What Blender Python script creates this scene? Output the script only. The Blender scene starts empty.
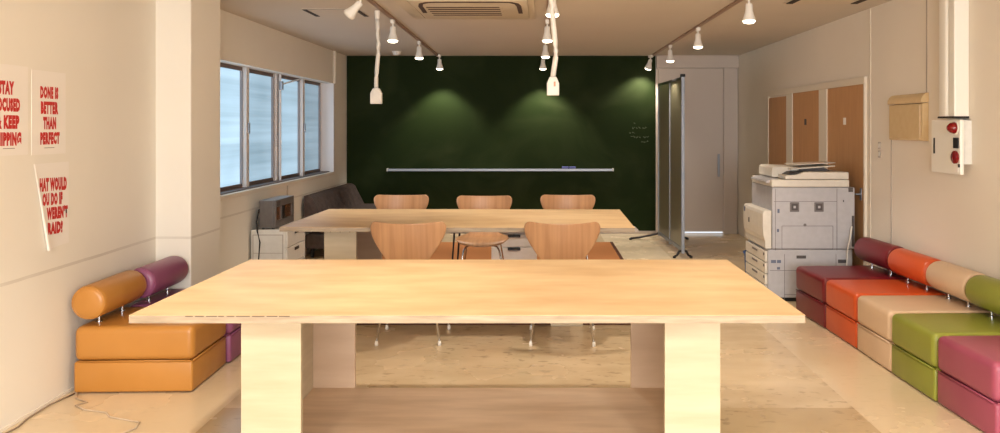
import bpy, bmesh, math, random
from mathutils import Vector, Matrix
random.seed(7)
PI = math.pi
SC = bpy.context.scene
COL = SC.collection
H = 1.42                     # eye height
CEIL = 2.37

# ------------------------------------------------------------------ materials
def s2l(c):
    return tuple((v/12.92 if v <= .04045 else ((v+.055)/1.055)**2.4) for v in (x/255. for x in c))

def base_mat(name, col, rough=.6, metal=0., spec=.5, srgb=True):
    m = bpy.data.materials.new(name); m.use_nodes = True
    b = m.node_tree.nodes['Principled BSDF']
    c = s2l(col) if srgb else col
    b.inputs['Base Color'].default_value = (*c, 1)
    b.inputs['Roughness'].default_value = rough
    b.inputs['Metallic'].default_value = metal
    b.inputs['Specular IOR Level'].default_value = spec
    return m, m.node_tree, b

def noise_mat(name, col, col2, rough=.6, scale=(5, 5, 5), nscale=4., detail=6., bump=0., lo=.35, hi=.65,
              metal=0., spec=.5, bscale=None, coord='Object'):
    """colour varies between col and col2 by a stretched noise; optional fine bump"""
    m, nt, b = base_mat(name, col, rough, metal, spec)
    N = nt.nodes; L = nt.links
    tc = N.new('ShaderNodeTexCoord'); mp = N.new('ShaderNodeMapping')
    mp.inputs['Scale'].default_value = scale
    no = N.new('ShaderNodeTexNoise'); no.inputs['Scale'].default_value = nscale; no.inputs['Detail'].default_value = detail
    cr = N.new('ShaderNodeValToRGB')
    cr.color_ramp.elements[0].position = lo; cr.color_ramp.elements[1].position = hi
    cr.color_ramp.elements[0].color = (*s2l(col), 1); cr.color_ramp.elements[1].color = (*s2l(col2), 1)
    if coord == 'World':
        g = N.new('ShaderNodeNewGeometry'); L.new(g.outputs['Position'], mp.inputs['Vector'])
    else:
        L.new(tc.outputs[coord], mp.inputs['Vector'])
    L.new(mp.outputs[0], no.inputs['Vector']); L.new(no.outputs[0], cr.inputs[0])
    L.new(cr.outputs[0], b.inputs['Base Color'])
    if bump:
        n2 = N.new('ShaderNodeTexNoise'); n2.inputs['Scale'].default_value = bscale or 60.; n2.inputs['Detail'].default_value = 3
        L.new(tc.outputs['Object'], n2.inputs['Vector'])
        bp = N.new('ShaderNodeBump'); bp.inputs['Strength'].default_value = bump; bp.inputs['Distance'].default_value = .002
        L.new(n2.outputs[0], bp.inputs['Height']); L.new(bp.outputs[0], b.inputs['Normal'])
    return m

M = {}
M['ply_x'] = noise_mat('birch_plywood', (208, 172, 126), (224, 193, 149), .42, (1.2, 3.2, 9), 2.6, 9, .05, .32, .68)
M['ply_z'] = noise_mat('birch_plywood_panel', (182, 166, 138), (202, 187, 160), .5, (.8, .8, 7), 2.2, 8, .05, .3, .7)
M['ply_edge'] = noise_mat('plywood_edge', (140, 124, 104), (176, 160, 138), .7, (3, 3, 30), 2, 4, 0, .3, .7)
M['veneer'] = noise_mat('beech_veneer', (170, 126, 90), (190, 146, 106), .36, (26, 1.2, 1.2), 1.6, 5, .03, .3, .7)
M['chrome'] = base_mat('chrome', (205, 205, 208), .18, 1.)[0]
M['steel'] = base_mat('brushed_aluminium', (150, 156, 166), .45, .7)[0]
M['cap'] = base_mat('white_plastic_foot', (235, 230, 220), .5)[0]
M['white_plastic'] = noise_mat('warm_white_plastic', (222, 218, 209), (228, 224, 216), .45)
M['lamp_white'] = base_mat('lamp_white_enamel', (235, 232, 225), .35)[0]
M['dark_metal'] = base_mat('dark_metal', (45, 42, 42), .4, .6)[0]
M['black'] = base_mat('black_plastic', (22, 20, 20), .45)[0]
M['darkgap'] = base_mat('dark_recess', (38, 28, 24), .8)[0]
M['duct'] = base_mat('white_duct_plastic', (236, 232, 222), .35)[0]
M['copier_grey'] = noise_mat('copier_grey_plastic', (172, 170, 173), (178, 176, 179), .5, bump=.04, bscale=300)
M['copier_cream'] = noise_mat('copier_cream_plastic', (208, 201, 188), (214, 207, 195), .5, bump=.04, bscale=300)
M['copier_line'] = base_mat('copier_seam', (110, 104, 104), .6)[0]
M['copier_dark'] = base_mat('copier_dark_plastic', (72, 66, 66), .55)[0]
M['paper'] = base_mat('paper', (240, 234, 226), .7)[0]
M['print_red'] = base_mat('red_print', (196, 44, 40), .7)[0]
M['print_grey'] = base_mat('grey_print', (140, 120, 110), .7)[0]
M['brown_door'] = noise_mat('brown_door_laminate', (190, 142, 96), (198, 150, 103), .55, (8, 8, 1), 3)
M['door_frame'] = base_mat('cream_door_frame', (226, 216, 198), .5)[0]
M['beige_box'] = noise_mat('beige_plastic_cover', (216, 188, 144), (220, 194, 150), .25)
M['red_lamp'] = base_mat('red_plastic_lamp', (124, 6, 14), .15)[0]
M['couch'] = noise_mat('charcoal_fabric', (76, 64, 60), (88, 76, 72), .9, bump=.2, bscale=400)
M['silver'] = noise_mat('silver_plastic', (98, 91, 87), (106, 99, 94), .4)
M['oven_glass'] = base_mat('brown_glass', (92, 56, 30), .2)[0]
M['blue'] = base_mat('blue_plastic', (40, 80, 140), .5)[0]
M['eraser_blue'] = base_mat('blue_felt', (92, 98, 158), .8)[0]
M['mat_orange'] = noise_mat('orange_brown_carpet', (168, 108, 60), (178, 117, 68), .95, (30, 30, 30), 8)
M['mat_edge'] = base_mat('mat_binding', (84, 48, 30), .9)[0]
M['win_frame'] = base_mat('white_window_frame', (226, 222, 222), .45)[0]
M['win_dark'] = base_mat('dark_window_rail', (112, 94, 88), .5)[0]
M['win_gasket'] = base_mat('grey_gasket', (150, 144, 146), .5)[0]
M['cable'] = base_mat('grey_cable', (200, 180, 156), .6)[0]
M['chalk'] = base_mat('chalk', (120, 130, 105), .9)[0]
M['cable_dark'] = base_mat('brown_grey_cable', (142, 122, 102), .6)[0]
M['pencil'] = base_mat('dark_smudge', (104, 88, 72), .8)[0]
M['grey_trim'] = base_mat('grey_trim', (176, 164, 152), .5)[0]

def leather(name, c):
    d = tuple(max(0, x-10) for x in c)
    return noise_mat(name, c, d, .36, (1, 1, 1), 3, 3, .12, .3, .7, bscale=180)
M['l_orange_y'] = leather('ochre_leather', (190, 132, 62))
M['l_plum'] = leather('plum_leather', (146, 84, 118))
M['l_maroon'] = leather('maroon_leather', (112, 22, 32))
M['l_orange'] = leather('orange_leather', (206, 86, 38))
M['l_beige'] = leather('beige_leather', (216, 186, 154))
M['l_green'] = leather('olive_leather', (142, 146, 58))
M['l_pink'] = leather('purple_leather', (160, 78, 100))

# painted walls: a scuff line at table height with a shape of its own, faint mottling
def wall_mat(name, col, scuff=True):
    m, nt, b = base_mat(name, col, .75, spec=.25)
    N, L = nt.nodes, nt.links
    g = N.new('ShaderNodeNewGeometry'); sp = N.new('ShaderNodeSeparateXYZ'); L.new(g.outputs['Position'], sp.inputs[0])
    no = N.new('ShaderNodeTexNoise'); no.inputs['Scale'].default_value = 1.4; no.inputs['Detail'].default_value = 5
    L.new(g.outputs['Position'], no.inputs['Vector'])
    mx = N.new('ShaderNodeMixRGB'); mx.inputs[1].default_value = (*s2l(col), 1)
    mx.inputs[2].default_value = (*s2l(tuple(x-9 for x in col)), 1)
    L.new(no.outputs[0], mx.inputs[0]); out = mx.outputs[0]
    if scuff:
        n2 = N.new('ShaderNodeTexNoise'); n2.inputs['Scale'].default_value = 3.; n2.inputs['Detail'].default_value = 6
        L.new(g.outputs['Position'], n2.inputs['Vector'])
        def mth(op, a, bb):
            q = N.new('ShaderNodeMath'); q.operation = op
            for i, v in enumerate((a, bb)):
                if isinstance(v, (int, float)): q.inputs[i].default_value = v
                else: L.new(v, q.inputs[i])
            return q.outputs[0]
        z2 = mth('ADD', sp.outputs[2], mth('MULTIPLY', n2.outputs[0], .012))
        d = mth('ABSOLUTE', mth('SUBTRACT', z2, .688), 0)
        band = mth('LESS_THAN', d, .008)
        amt = mth('MULTIPLY', band, mth('MULTIPLY', n2.outputs[0], .5))
        m2 = N.new('ShaderNodeMixRGB'); L.new(amt, m2.inputs[0]); L.new(out, m2.inputs[1])
        m2.inputs[2].default_value = (*s2l((150, 132, 112)), 1); out = m2.outputs[0]
    L.new(out, b.inputs['Base Color'])
    return m
M['wall'] = wall_mat('white_painted_wall', (240, 234, 222))
M['wall_plain'] = wall_mat('white_painted_wall_plain', (236, 227, 213), False)
M['ceiling'] = wall_mat('ceiling_board', (214, 205, 192), False)
M['door_white'] = wall_mat('white_door_laminate', (212, 200, 190), False)

def floor_mat():
    m, nt, b = base_mat('vinyl_floor', (214, 190, 152), .38, spec=.4)
    N, L = nt.nodes, nt.links
    g = N.new('ShaderNodeNewGeometry'); sp = N.new('ShaderNodeSeparateXYZ'); L.new(g.outputs['Position'], sp.inputs[0])
    def mth(op, a, bb=0.):
        q = N.new('ShaderNodeMath'); q.operation = op
        if op == 'MULTIPLY_ADD': q.inputs[2].default_value = .2
        for i, v in enumerate((a, bb)):
            if isinstance(v, (int, float)): q.inputs[i].default_value = v
            else: L.new(v, q.inputs[i])
        return q.outputs[0]
    def mix(f, a, c):
        q = N.new('ShaderNodeMixRGB'); L.new(f, q.inputs[0]) if not isinstance(f, float) else None
        if isinstance(a, tuple): q.inputs[1].default_value = (*s2l(a), 1)
        else: L.new(a, q.inputs[1])
        if isinstance(c, tuple): q.inputs[2].default_value = (*s2l(c), 1)
        else: L.new(c, q.inputs[2])
        return q.outputs[0]
    def noise(s, d, sc=(1, 1, 1), w=None):
        mp = N.new('ShaderNodeMapping'); mp.inputs['Scale'].default_value = sc
        L.new(g.outputs['Position'], mp.inputs[0])
        q = N.new('ShaderNodeTexNoise'); q.inputs['Scale'].default_value = s; q.inputs['Detail'].default_value = d
        L.new(mp.outputs[0], q.inputs['Vector']); return q.outputs[0]
    def ramp(f, a, bb):
        q = N.new('ShaderNodeMapRange'); q.inputs[1].default_value = a; q.inputs[2].default_value = bb
        L.new(f, q.inputs[0]); return q.outputs[0]
    X, Y = sp.outputs[0], sp.outputs[1]
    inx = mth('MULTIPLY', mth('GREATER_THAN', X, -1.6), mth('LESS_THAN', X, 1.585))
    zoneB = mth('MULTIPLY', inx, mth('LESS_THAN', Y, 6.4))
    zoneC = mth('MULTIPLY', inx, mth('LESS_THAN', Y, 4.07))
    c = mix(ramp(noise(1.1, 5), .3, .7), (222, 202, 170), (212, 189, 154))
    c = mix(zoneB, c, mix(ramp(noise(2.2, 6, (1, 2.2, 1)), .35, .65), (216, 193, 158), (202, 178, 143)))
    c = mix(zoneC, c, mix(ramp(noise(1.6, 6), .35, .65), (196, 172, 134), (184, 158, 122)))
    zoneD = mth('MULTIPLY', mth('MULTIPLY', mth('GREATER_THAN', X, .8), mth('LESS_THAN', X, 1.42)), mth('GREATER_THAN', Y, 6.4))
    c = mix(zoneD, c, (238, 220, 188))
    # specks and dirt
    s1 = mth('MULTIPLY', mth('MULTIPLY', ramp(noise(13, 6, (1, 1.6, 1)), .57, .66), ramp(noise(1.3, 3), .40, .56)), mth('MULTIPLY_ADD', zoneB, .8))
    c = mix(mth('MULTIPLY', s1, .42), c, (110, 88, 60))
    s2 = ramp(noise(3.1, 8), .60, .80)
    c = mix(mth('MULTIPLY', mth('MULTIPLY', s2, zoneB), .30), c, (160, 134, 96))
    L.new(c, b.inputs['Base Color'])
    L.new(ramp(noise(2., 4), .2, 1.6), b.inputs['Roughness'])
    return m
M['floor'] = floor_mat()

def green_mat():
    m, nt, b = base_mat('green_chalkboard_paint', (25, 38, 9), .7, spec=.12)
    N, L = nt.nodes, nt.links
    g = N.new('ShaderNodeNewGeometry')
    no = N.new('ShaderNodeTexNoise'); no.inputs['Scale'].default_value = 1.2; no.inputs['Detail'].default_value = 5; no.inputs['Distortion'].default_value = 1.5
    L.new(g.outputs['Position'], no.inputs['Vector'])
    cr = N.new('ShaderNodeValToRGB')
    cr.color_ramp.elements[0].position = .45; cr.color_ramp.elements[1].position = .75
    cr.color_ramp.elements[0].color = (*s2l((24, 37, 8)), 1); cr.color_ramp.elements[1].color = (*s2l((40, 50, 24)), 1)
    L.new(no.outputs[0], cr.inputs[0]); L.new(cr.outputs[0], b.inputs['Base Color'])
    return m
M['green'] = green_mat()

def emit_mat(name, col, strength):
    m = bpy.data.materials.new(name); m.use_nodes = True
    nt = m.node_tree; nt.nodes.clear()
    e = nt.nodes.new('ShaderNodeEmission'); o = nt.nodes.new('ShaderNodeOutputMaterial')
    e.inputs[0].default_value = (*s2l(col), 1); e.inputs[1].default_value = strength
    nt.links.new(e.outputs[0], o.inputs[0]); return m
M['bulb'] = emit_mat('lit_lamp_face', (255, 240, 210), 6.)
M['gap_light'] = emit_mat('daylight_under_door', (225, 232, 240), .6)

def pane_mat(strength):
    """frosted daylit glass with the slats of an outside shutter showing through"""
    m, nt, b = base_mat('frosted_glass', (120, 140, 150), .35)
    N, L = nt.nodes, nt.links
    g = N.new('ShaderNodeNewGeometry')
    mp = N.new('ShaderNodeMapping'); mp.inputs['Scale'].default_value = (.3, .3, 14)
    L.new(g.outputs['Position'], mp.inputs[0])
    w = N.new('ShaderNodeTexNoise'); w.inputs['Scale'].default_value = 1.; w.inputs['Detail'].default_value = 3
    L.new(mp.outputs[0], w.inputs['Vector'])
    n2 = N.new('ShaderNodeTexNoise'); n2.inputs['Scale'].default_value = 1.1; n2.inputs['Detail'].default_value = 2
    L.new(g.outputs['Position'], n2.inputs['Vector'])
    cr = N.new('ShaderNodeValToRGB')
    cr.color_ramp.elements[0].position = .3; cr.color_ramp.elements[1].position = .7
    cr.color_ramp.elements[0].color = (*s2l((130, 158, 174)), 1); cr.color_ramp.elements[1].color = (*s2l((186, 216, 236)), 1)
    ad = N.new('ShaderNodeMath'); ad.operation = 'MULTIPLY_ADD'; ad.inputs[1].default_value = .6
    L.new(w.outputs[0], ad.inputs[0])
    m3 = N.new('ShaderNodeMath'); m3.operation = 'MULTIPLY'; m3.inputs[1].default_value = .4
    L.new(n2.outputs[0], m3.inputs[0]); L.new(m3.outputs[0], ad.inputs[2])
    L.new(ad.outputs[0], cr.inputs[0])
    L.new(cr.outputs[0], b.inputs['Emission Color']); b.inputs['Emission Strength'].default_value = strength
    b.inputs['Base Color'].default_value = (.05, .06, .065, 1)
    return m

def screen_glass():
    m, nt, b = base_mat('dull_partition_sheet', (122, 116, 94), .3, spec=.5)
    return m
M['partition'] = screen_glass()

# ------------------------------------------------------------------ builders
class MB:
    def __init__(s): s.bm = bmesh.new()
    def _add(s, bm2, mat=None):
        me = bpy.data.meshes.new('t'); bm2.to_mesh(me); bm2.free()
        if mat is not None: me.transform(mat)
        s.bm.from_mesh(me); bpy.data.meshes.remove(me); return s
    def box(s, x0, x1, y0, y1, z0, z1, bev=0., seg=2, mat=None):
        b = bmesh.new(); bmesh.ops.create_cube(b, size=1)
        for v in b.verts:
            v.co = Vector(((x0+x1)/2+v.co.x*(x1-x0), (y0+y1)/2+v.co.y*(y1-y0), (z0+z1)/2+v.co.z*(z1-z0)))
        if bev: bmesh.ops.bevel(b, geom=b.edges[:], offset=bev, segments=seg, profile=.5, affect='EDGES')
        return s._add(b, mat)
    def cyl(s, p0, p1, r0, r1=None, n=16, caps=True):
        r1 = r0 if r1 is None else r1
        p0, p1 = Vector(p0), Vector(p1); d = p1-p0
        b = bmesh.new(); bmesh.ops.create_cone(b, cap_ends=caps, segments=n, radius1=r0, radius2=r1, depth=d.length)
        q = d.to_track_quat('Z', 'Y').to_matrix().to_4x4()
        return s._add(b, Matrix.Translation((p0+p1)/2) @ q)
    def lathe(s, prof, c=(0, 0, 0), axis='z', n=32):
        """prof: list of (radius, height)"""
        b = bmesh.new(); rings = []
        for r, h in prof:
            ring = []
            for i in range(n):
                a = 2*PI*i/n
                ring.append(b.verts.new((r*math.cos(a), r*math.sin(a), h)))
            rings.append(ring)
        for k in range(len(rings)-1):
            for i in range(n):
                j = (i+1) % n
                b.faces.new((rings[k][i], rings[k][j], rings[k+1][j], rings[k+1][i]))
        b.faces.new(rings[0][::-1]); b.faces.new(rings[-1])
        m = Matrix.Translation(c)
        if axis == 'y': m = m @ Matrix.Rotation(-PI/2, 4, 'X')
        elif axis == 'x': m = m @ Matrix.Rotation(PI/2, 4, 'Y')
        return s._add(b, m)
    def tube(s, pts, r, n=10):
        pts = [Vector(p) for p in pts]
        b = bmesh.new(); rings = []
        up = Vector((0, 0, 1))
        for k, p in enumerate(pts):
            t = (pts[min(k+1, len(pts)-1)]-pts[max(k-1, 0)]).normalized()
            u = t.cross(up)
            if u.length < .05: u = t.cross(Vector((0, 1, 0)))
            u.normalize(); w = t.cross(u)
            rr = r[k] if isinstance(r, (list, tuple)) else r
            rings.append([b.verts.new(p+u*rr*math.cos(2*PI*i/n)+w*rr*math.sin(2*PI*i/n)) for i in range(n)])
        for k in range(len(rings)-1):
            for i in range(n):
                j = (i+1) % n
                b.faces.new((rings[k][i], rings[k][j], rings[k+1][j], rings[k+1][i]))
        b.faces.new(rings[0][::-1]); b.faces.new(rings[-1])
        bmesh.ops.recalc_face_normals(b, faces=b.faces[:])
        return s._add(b)
    def prism(s, poly, a0, a1, axis='y'):
        """extrude a polygon; axis x: poly=(y,z); y: poly=(x,z); z: poly=(x,y)"""
        b = bmesh.new()
        def P(u, v, w):
            return {'x': (w, u, v), 'y': (u, w, v), 'z': (u, v, w)}[axis]
        A = [b.verts.new(P(u, v, a0)) for u, v in poly]; B = [b.verts.new(P(u, v, a1)) for u, v in poly]
        b.faces.new(A); b.faces.new(B[::-1]); n = len(poly)
        for i in range(n):
            b.faces.new((A[i], B[i], B[(i+1) % n], A[(i+1) % n]))
        bmesh.ops.recalc_face_normals(b, faces=b.faces[:])
        return s._add(b)
    def build(s, name, mat, parent=None, smooth=False, loc=None, angle=None):
        me = bpy.data.meshes.new(name); s.bm.to_mesh(me); s.bm.free()
        o = bpy.data.objects.new(name, me); COL.objects.link(o)
        me.materials.append(mat)
        if smooth:
            for p in me.polygons: p.use_smooth = True
            if angle is not None: me.set_sharp_from_angle(angle=math.radians(angle))
        if parent: o.parent = parent
        if loc: o.location = loc
        return o

def thing(name, label, cat, loc=(0, 0, 0), rz=0., group=None):
    o = bpy.data.objects.new(name, None); COL.objects.link(o); o.empty_display_size = .1
    o.location = loc; o.rotation_euler = (0, 0, rz); o['label'] = label; o['category'] = cat
    if group: o['group'] = group
    return o
def tag(o, label, cat, group=None, kind=None):
    o['label'] = label; o['category'] = cat
    if group: o['group'] = group
    if kind: o['kind'] = kind
    return o
def struct(o): o['kind'] = 'structure'; return o
def copy_tree(o, parent=None):
    c = o.copy(); COL.objects.link(c); c.parent = parent
    for ch in [x for x in bpy.data.objects if x.parent == o]:
        copy_tree(ch, c)
    return c

def text_into(mb, txt, x0, x1, z0, z1, y=0., slant=0., bold=.018, depth=.0006, shear=0.):
    """block text fitted to a box; written in the local XZ plane, facing -Y"""
    cu = bpy.data.curves.new('t', 'FONT'); cu.body = txt; cu.size = 1; cu.offset = bold; cu.resolution_u = 2; cu.space_character = 1.16
    ob = bpy.data.objects.new('t', cu); COL.objects.link(ob)
    dg = bpy.context.evaluated_depsgraph_get(); dg.update()
    me = bpy.data.meshes.new_from_object(ob.evaluated_get(dg))
    bpy.data.objects.remove(ob); bpy.data.curves.remove(cu)
    xs = [v.co.x for v in me.vertices]; ys = [v.co.y for v in me.vertices]
    a, b, c, d = min(xs), max(xs), min(ys), max(ys)
    for v in me.vertices:
        u = (v.co.x-a)/(b-a); w = (v.co.y-c)/(d-c)
        X = x0+u*(x1-x0); Z = z0+w*(z1-z0)+(X-x0)*slant
        v.co = Vector((X, y, Z))
    mb.bm.from_mesh(me); bpy.data.meshes.remove(me)

# ------------------------------------------------------------------ the room
def xl(y): return -2.40-.0295*y
XL, XLF, XR, YB, YF = -2.52, -2.58, 2.64, 10.75, -3.2
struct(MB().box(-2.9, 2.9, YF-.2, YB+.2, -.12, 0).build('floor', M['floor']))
struct(MB().box(-2.9, 2.9, YF-.2, YB+.2, CEIL, CEIL+.12).build('ceiling', M['ceiling']))
WY0, WY1, WZ0, WZ1 = 6.45, 10.03, .86, 1.965
w = MB().prism([(-2.9, YF), (xl(YF), YF), (xl(5.36), 5.36), (-2.9, 5.36)], 0, CEIL, 'z')
w.box(-2.9, XLF, 5.88, YB, 0, WZ0).box(-2.9, XLF, 5.88, YB, WZ1, CEIL)
w.box(-2.9, XLF, 5.88, WY0, WZ0, WZ1).box(-2.9, XLF, WY1, YB, WZ0, WZ1)
struct(w.build('wall_left', M['wall']))
struct(MB().box(-2.9, -2.325, 5.36, 5.86, 0, CEIL, .008).build('wall_left_pillar', M['wall']))
struct(MB().box(XR, 2.9, YF, YB, 0, CEIL).build('wall_right', M['wall_plain']))
struct(MB().box(-2.9, 2.9, YB, YB+.15, 0, CEIL).build('wall_back', M['wall_plain']))
# wall behind the camera: wide opening added for an assumed, unseen window
w = MB().box(-2.9, 2.9, YF-.15, YF, 0, .8).box(-2.9, 2.9, YF-.15, YF, 2.2, CEIL)
w.box(-2.9, -2.2, YF-.15, YF, .8, 2.2).box(2.2, 2.9, YF-.15, YF, .8, 2.2)
struct(w.build('wall_front', M['wall_plain']))
wf = MB()
for x in (-2.2, -1.1, 0, 1.1, 2.16): wf.box(x, x+.04, YF-.1, YF-.02, .8, 2.2)
wf.box(-2.2, 2.2, YF-.1, YF-.02, .8, .84).box(-2.2, 2.2, YF-.1, YF-.02, 2.16, 2.2)
struct(wf.build('window_5', M['win_frame']))  # unseen frame added around the front area light; the window is assumed

# windows in the left wall: two pairs of sliding sashes in a deep recess
PX = -2.72
edges = [6.46, 7.36, 8.27, 9.10, 10.02]
for i in range(4):
    a, b_ = edges[i], edges[i+1]
    px = PX - (.02 if i % 2 else 0)
    fr = MB()
    sw = .05; dp = (.015, .055)
    lf, rt = (dp if i % 2 == 0 else (.045, .02))
    fr.box(px-.02, px+lf, a, a+sw, WZ0, WZ1, .003)
    fr.box(px-.02, px+rt, b_-sw, b_+(.02 if i % 2 == 0 else 0), WZ0, WZ1, .003)
    f = struct(fr.build('window_%d' % (i+1), M['win_frame']))
    MB().box(px-.02, px+.018, a+sw, b_-sw, WZ0, WZ0+.045).box(px-.02, px+.018, a+sw, b_-sw, WZ1-.035, WZ1).build('window_rail', M['win_dark'], f)
    MB().box(px-.01, px+.022, a+sw, a+sw+.012, WZ0+.045, WZ1-.035).box(px-.01, px+.022, b_-sw-.012, b_-sw, WZ0+.045, WZ1-.035).build('window_gasket', M['win_gasket'], f)
    MB().box(px-.008, px-.002, a+sw, b_-sw, WZ0+.045, WZ1-.035).build('window_pane', pane_mat((.72, .50, .52, .34)[i]), f)
    if i % 2 == 0: MB().box(px+.055, px+.07, b_-.02, b_+.005, 1.36, 1.46, .003).build('window_latch', M['steel'], f)
t = MB().box(PX+.015, PX+.10, WY0, WY1, WZ0-.02, WZ0+.012).build('trim_1', M['win_dark']); struct(t)
struct(MB().box(PX+.0, XLF+.012, WY1-.012, WY1+.03, WZ0, WZ1).build('trim_2', M['win_frame']))
struct(MB().box(PX+.10, XLF+.012, WY0, WY1+.03, WZ0-.035, WZ0+.002, .004).build('trim_3', M['wall_plain']))
struct(MB().tube([(XLF+.015, 10.05, WZ1), (XLF+.015, 10.05, CEIL)], .016).build('trim_4', M['wall_plain']))
struct(MB().tube([(PX+.05, 8.27, WZ0+.01), (PX+.05, 8.27, WZ1)], .013).build('trim_5', M['win_frame']))
sa = thing('window_stay', 'thin white stay arm under the window head at the middle post', 'window stay', (PX+.06, 8.27, 1.86))
MB().tube([(0, .02, 0), (.06, .5, .085)], .008).build('arm', M['win_frame'], sa)
MB().box(-.015, .02, -.02, .02, -.06, .03, .004).build('bracket', M['steel'], sa)

# right wall: three brown doors set in one cream frame
DH = 1.77
for i, (a, b_) in enumerate(((8.57, 9.25), (7.57, 8.37), (6.53, 7.36))):
    d = MB().box(XR-.012, XR+.02, a, b_, .01, DH - (.02 if i == 0 else 0), .003).build('door_%d' % (i+1), M['brown_door']); struct(d)
    h = MB().box(XR-.018, XR-.012, a+.04, a+.075, .82, .92, .002)
    h.tube([(XR-.015, a+.058, .87), (XR-.05, a+.058, .87), (XR-.055, a+.16, .87)], .007)
    h.build('door_handle', M['dark_metal'] if i < 2 else M['steel'], d, True, angle=40)
    if i: MB().box(XR-.014, XR-.011, (a+b_)/2-.03, (a+b_)/2+.03, 1.44, 1.50, .001).build('sign_plate', M['paper'] if i == 2 else M['copier_dark'], d)
fr = MB()
for a, b_ in ((6.50, 6.53), (7.36, 7.57), (8.37, 8.57), (9.25, 9.32)): fr.box(XR-.02, XR+.01, a, b_, 0, DH, .003)
fr.box(XR-.022, XR+.01, 6.50, 9.32, DH, DH+.06, .003)
struct(fr.build('trim_6', M['door_frame']))
struct(MB().box(XR-.005, XR+.01, 6.425, 6.445, 0, CEIL).build('trim_7', M['door_frame']))
struct(MB().box(XR-.004, XR+.01, 5.488, 5.498, 1.655, CEIL).box(XR-.004, XR+.01, 6.04, 6.05, .05, 1.325).build('trim_8', M['grey_trim']))
# back wall right: white sliding door with lintel and post
struct(MB().box(1.58, 2.44, YB-.03, YB+.02, .03, 2.20, .004).build('door_4', M['door_white']))
dh = MB().box(2.36, 2.39, YB-.06, YB-.045, .76, 1.06, .004).box(2.365, 2.385, YB-.05, YB-.03, .78, .81).box(2.365, 2.385, YB-.05, YB-.03, 1.01, 1.04).build('door_handle', M['steel'], bpy.data.objects['door_4'])
struct(MB().box(1.55, 2.64, YB-.07, YB+.02, 2.205, CEIL, .004).box(2.44, 2.47, YB-.07, YB+.02, 0, 2.205, .004).box(2.47, 2.62, YB-.045, YB+.02, 0, 2.205, .004).box(1.545, 1.575, YB-.022, YB+.02, 0, 2.205, .004).build('trim_9', M['door_white']))
MB().box(1.60, 2.43, YB-.034, YB-.031, .008, .026).build('light_gap', M['gap_light'], bpy.data.objects['door_4'])
struct(MB().box(-2.58, 1.545, YB-.035, YB, 0, .035, .003).build('baseboard_back', M['grey_trim']))
struct(MB().prism([(xl(-3.1), -3.1), (xl(-3.1)+.008, -3.1), (xl(5.36)+.008, 5.36), (xl(5.36), 5.36)], 0, .014, 'z').build('baseboard_left', M['wall_plain']))
struct(MB().box(XR-.008, XR, -3.1, 6.38, 0, .05, .002).build('baseboard_right', M['wall_plain']))

# ------------------------------------------------------------------ green chalkboard wall
cb = thing('chalkboard', 'dark green wall-wide chalkboard with chalk tray on the back wall', 'chalkboard', (0, YB, 0))
MB().box(-2.575, 1.54, -.02, 0, .036, CEIL-.002).build('board', M['green'], cb)
tr = MB().box(-2.02, .965, -.10, -.02, .835, .845, .002).box(-2.02, .965, -.104, -.094, .835, .868, .003)
tr.build('chalk_tray', M['steel'], cb)
MB().box(-2.028, -2.018, -.106, -.02, .833, .872, .002).build('tray_end', M['cap'], cb)
MB().box(.963, .975, -.106, -.02, .833, .872, .002).build('tray_end', M['cap'], cb)
def scrib(x0, x1, z, h, seed):
    wr = MB()
    r = random.Random(seed); x = x0
    while x < x1:
        wd = r.uniform(.018, .034); pts = []
        for k in range(5): pts.append((x+wd*k/4, -.0225, z+r.uniform(0, h)))
        wr.tube(pts, .0022, 4); x += wd+r.uniform(.006, .02)
    wr.build('chalk_writing', M['chalk'], cb)
k_ = YB/805.
for (xa, xb, yy, sd) in ((633.5, 636, 124.5, 1), (632, 640, 129, 2), (642, 645.5, 129, 3), (629, 632.5, 133.5, 4), (630.5, 640, 138, 5), (643, 647.5, 138, 6), (641, 648, 142.5, 7)):
    scrib((xa-540)*k_, (xb-540)*k_, H-(yy-127)*k_, .028, sd)
for i, x in enumerate((.335, .43)):
    e = thing('board_eraser', ('left' if i == 0 else 'right')+' of two small blue board erasers on the chalk tray', 'board eraser', (x, YB-.058, .8455), 0, 'blue erasers on the chalk tray')
    MB().box(-.042, .042, -.02, .02, 0, .028, .004).build('felt', M['eraser_blue'], e)
    MB().box(-.044, .044, -.022, .022, .028, .05, .006).build('grip', M['eraser_blue'], e)

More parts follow.
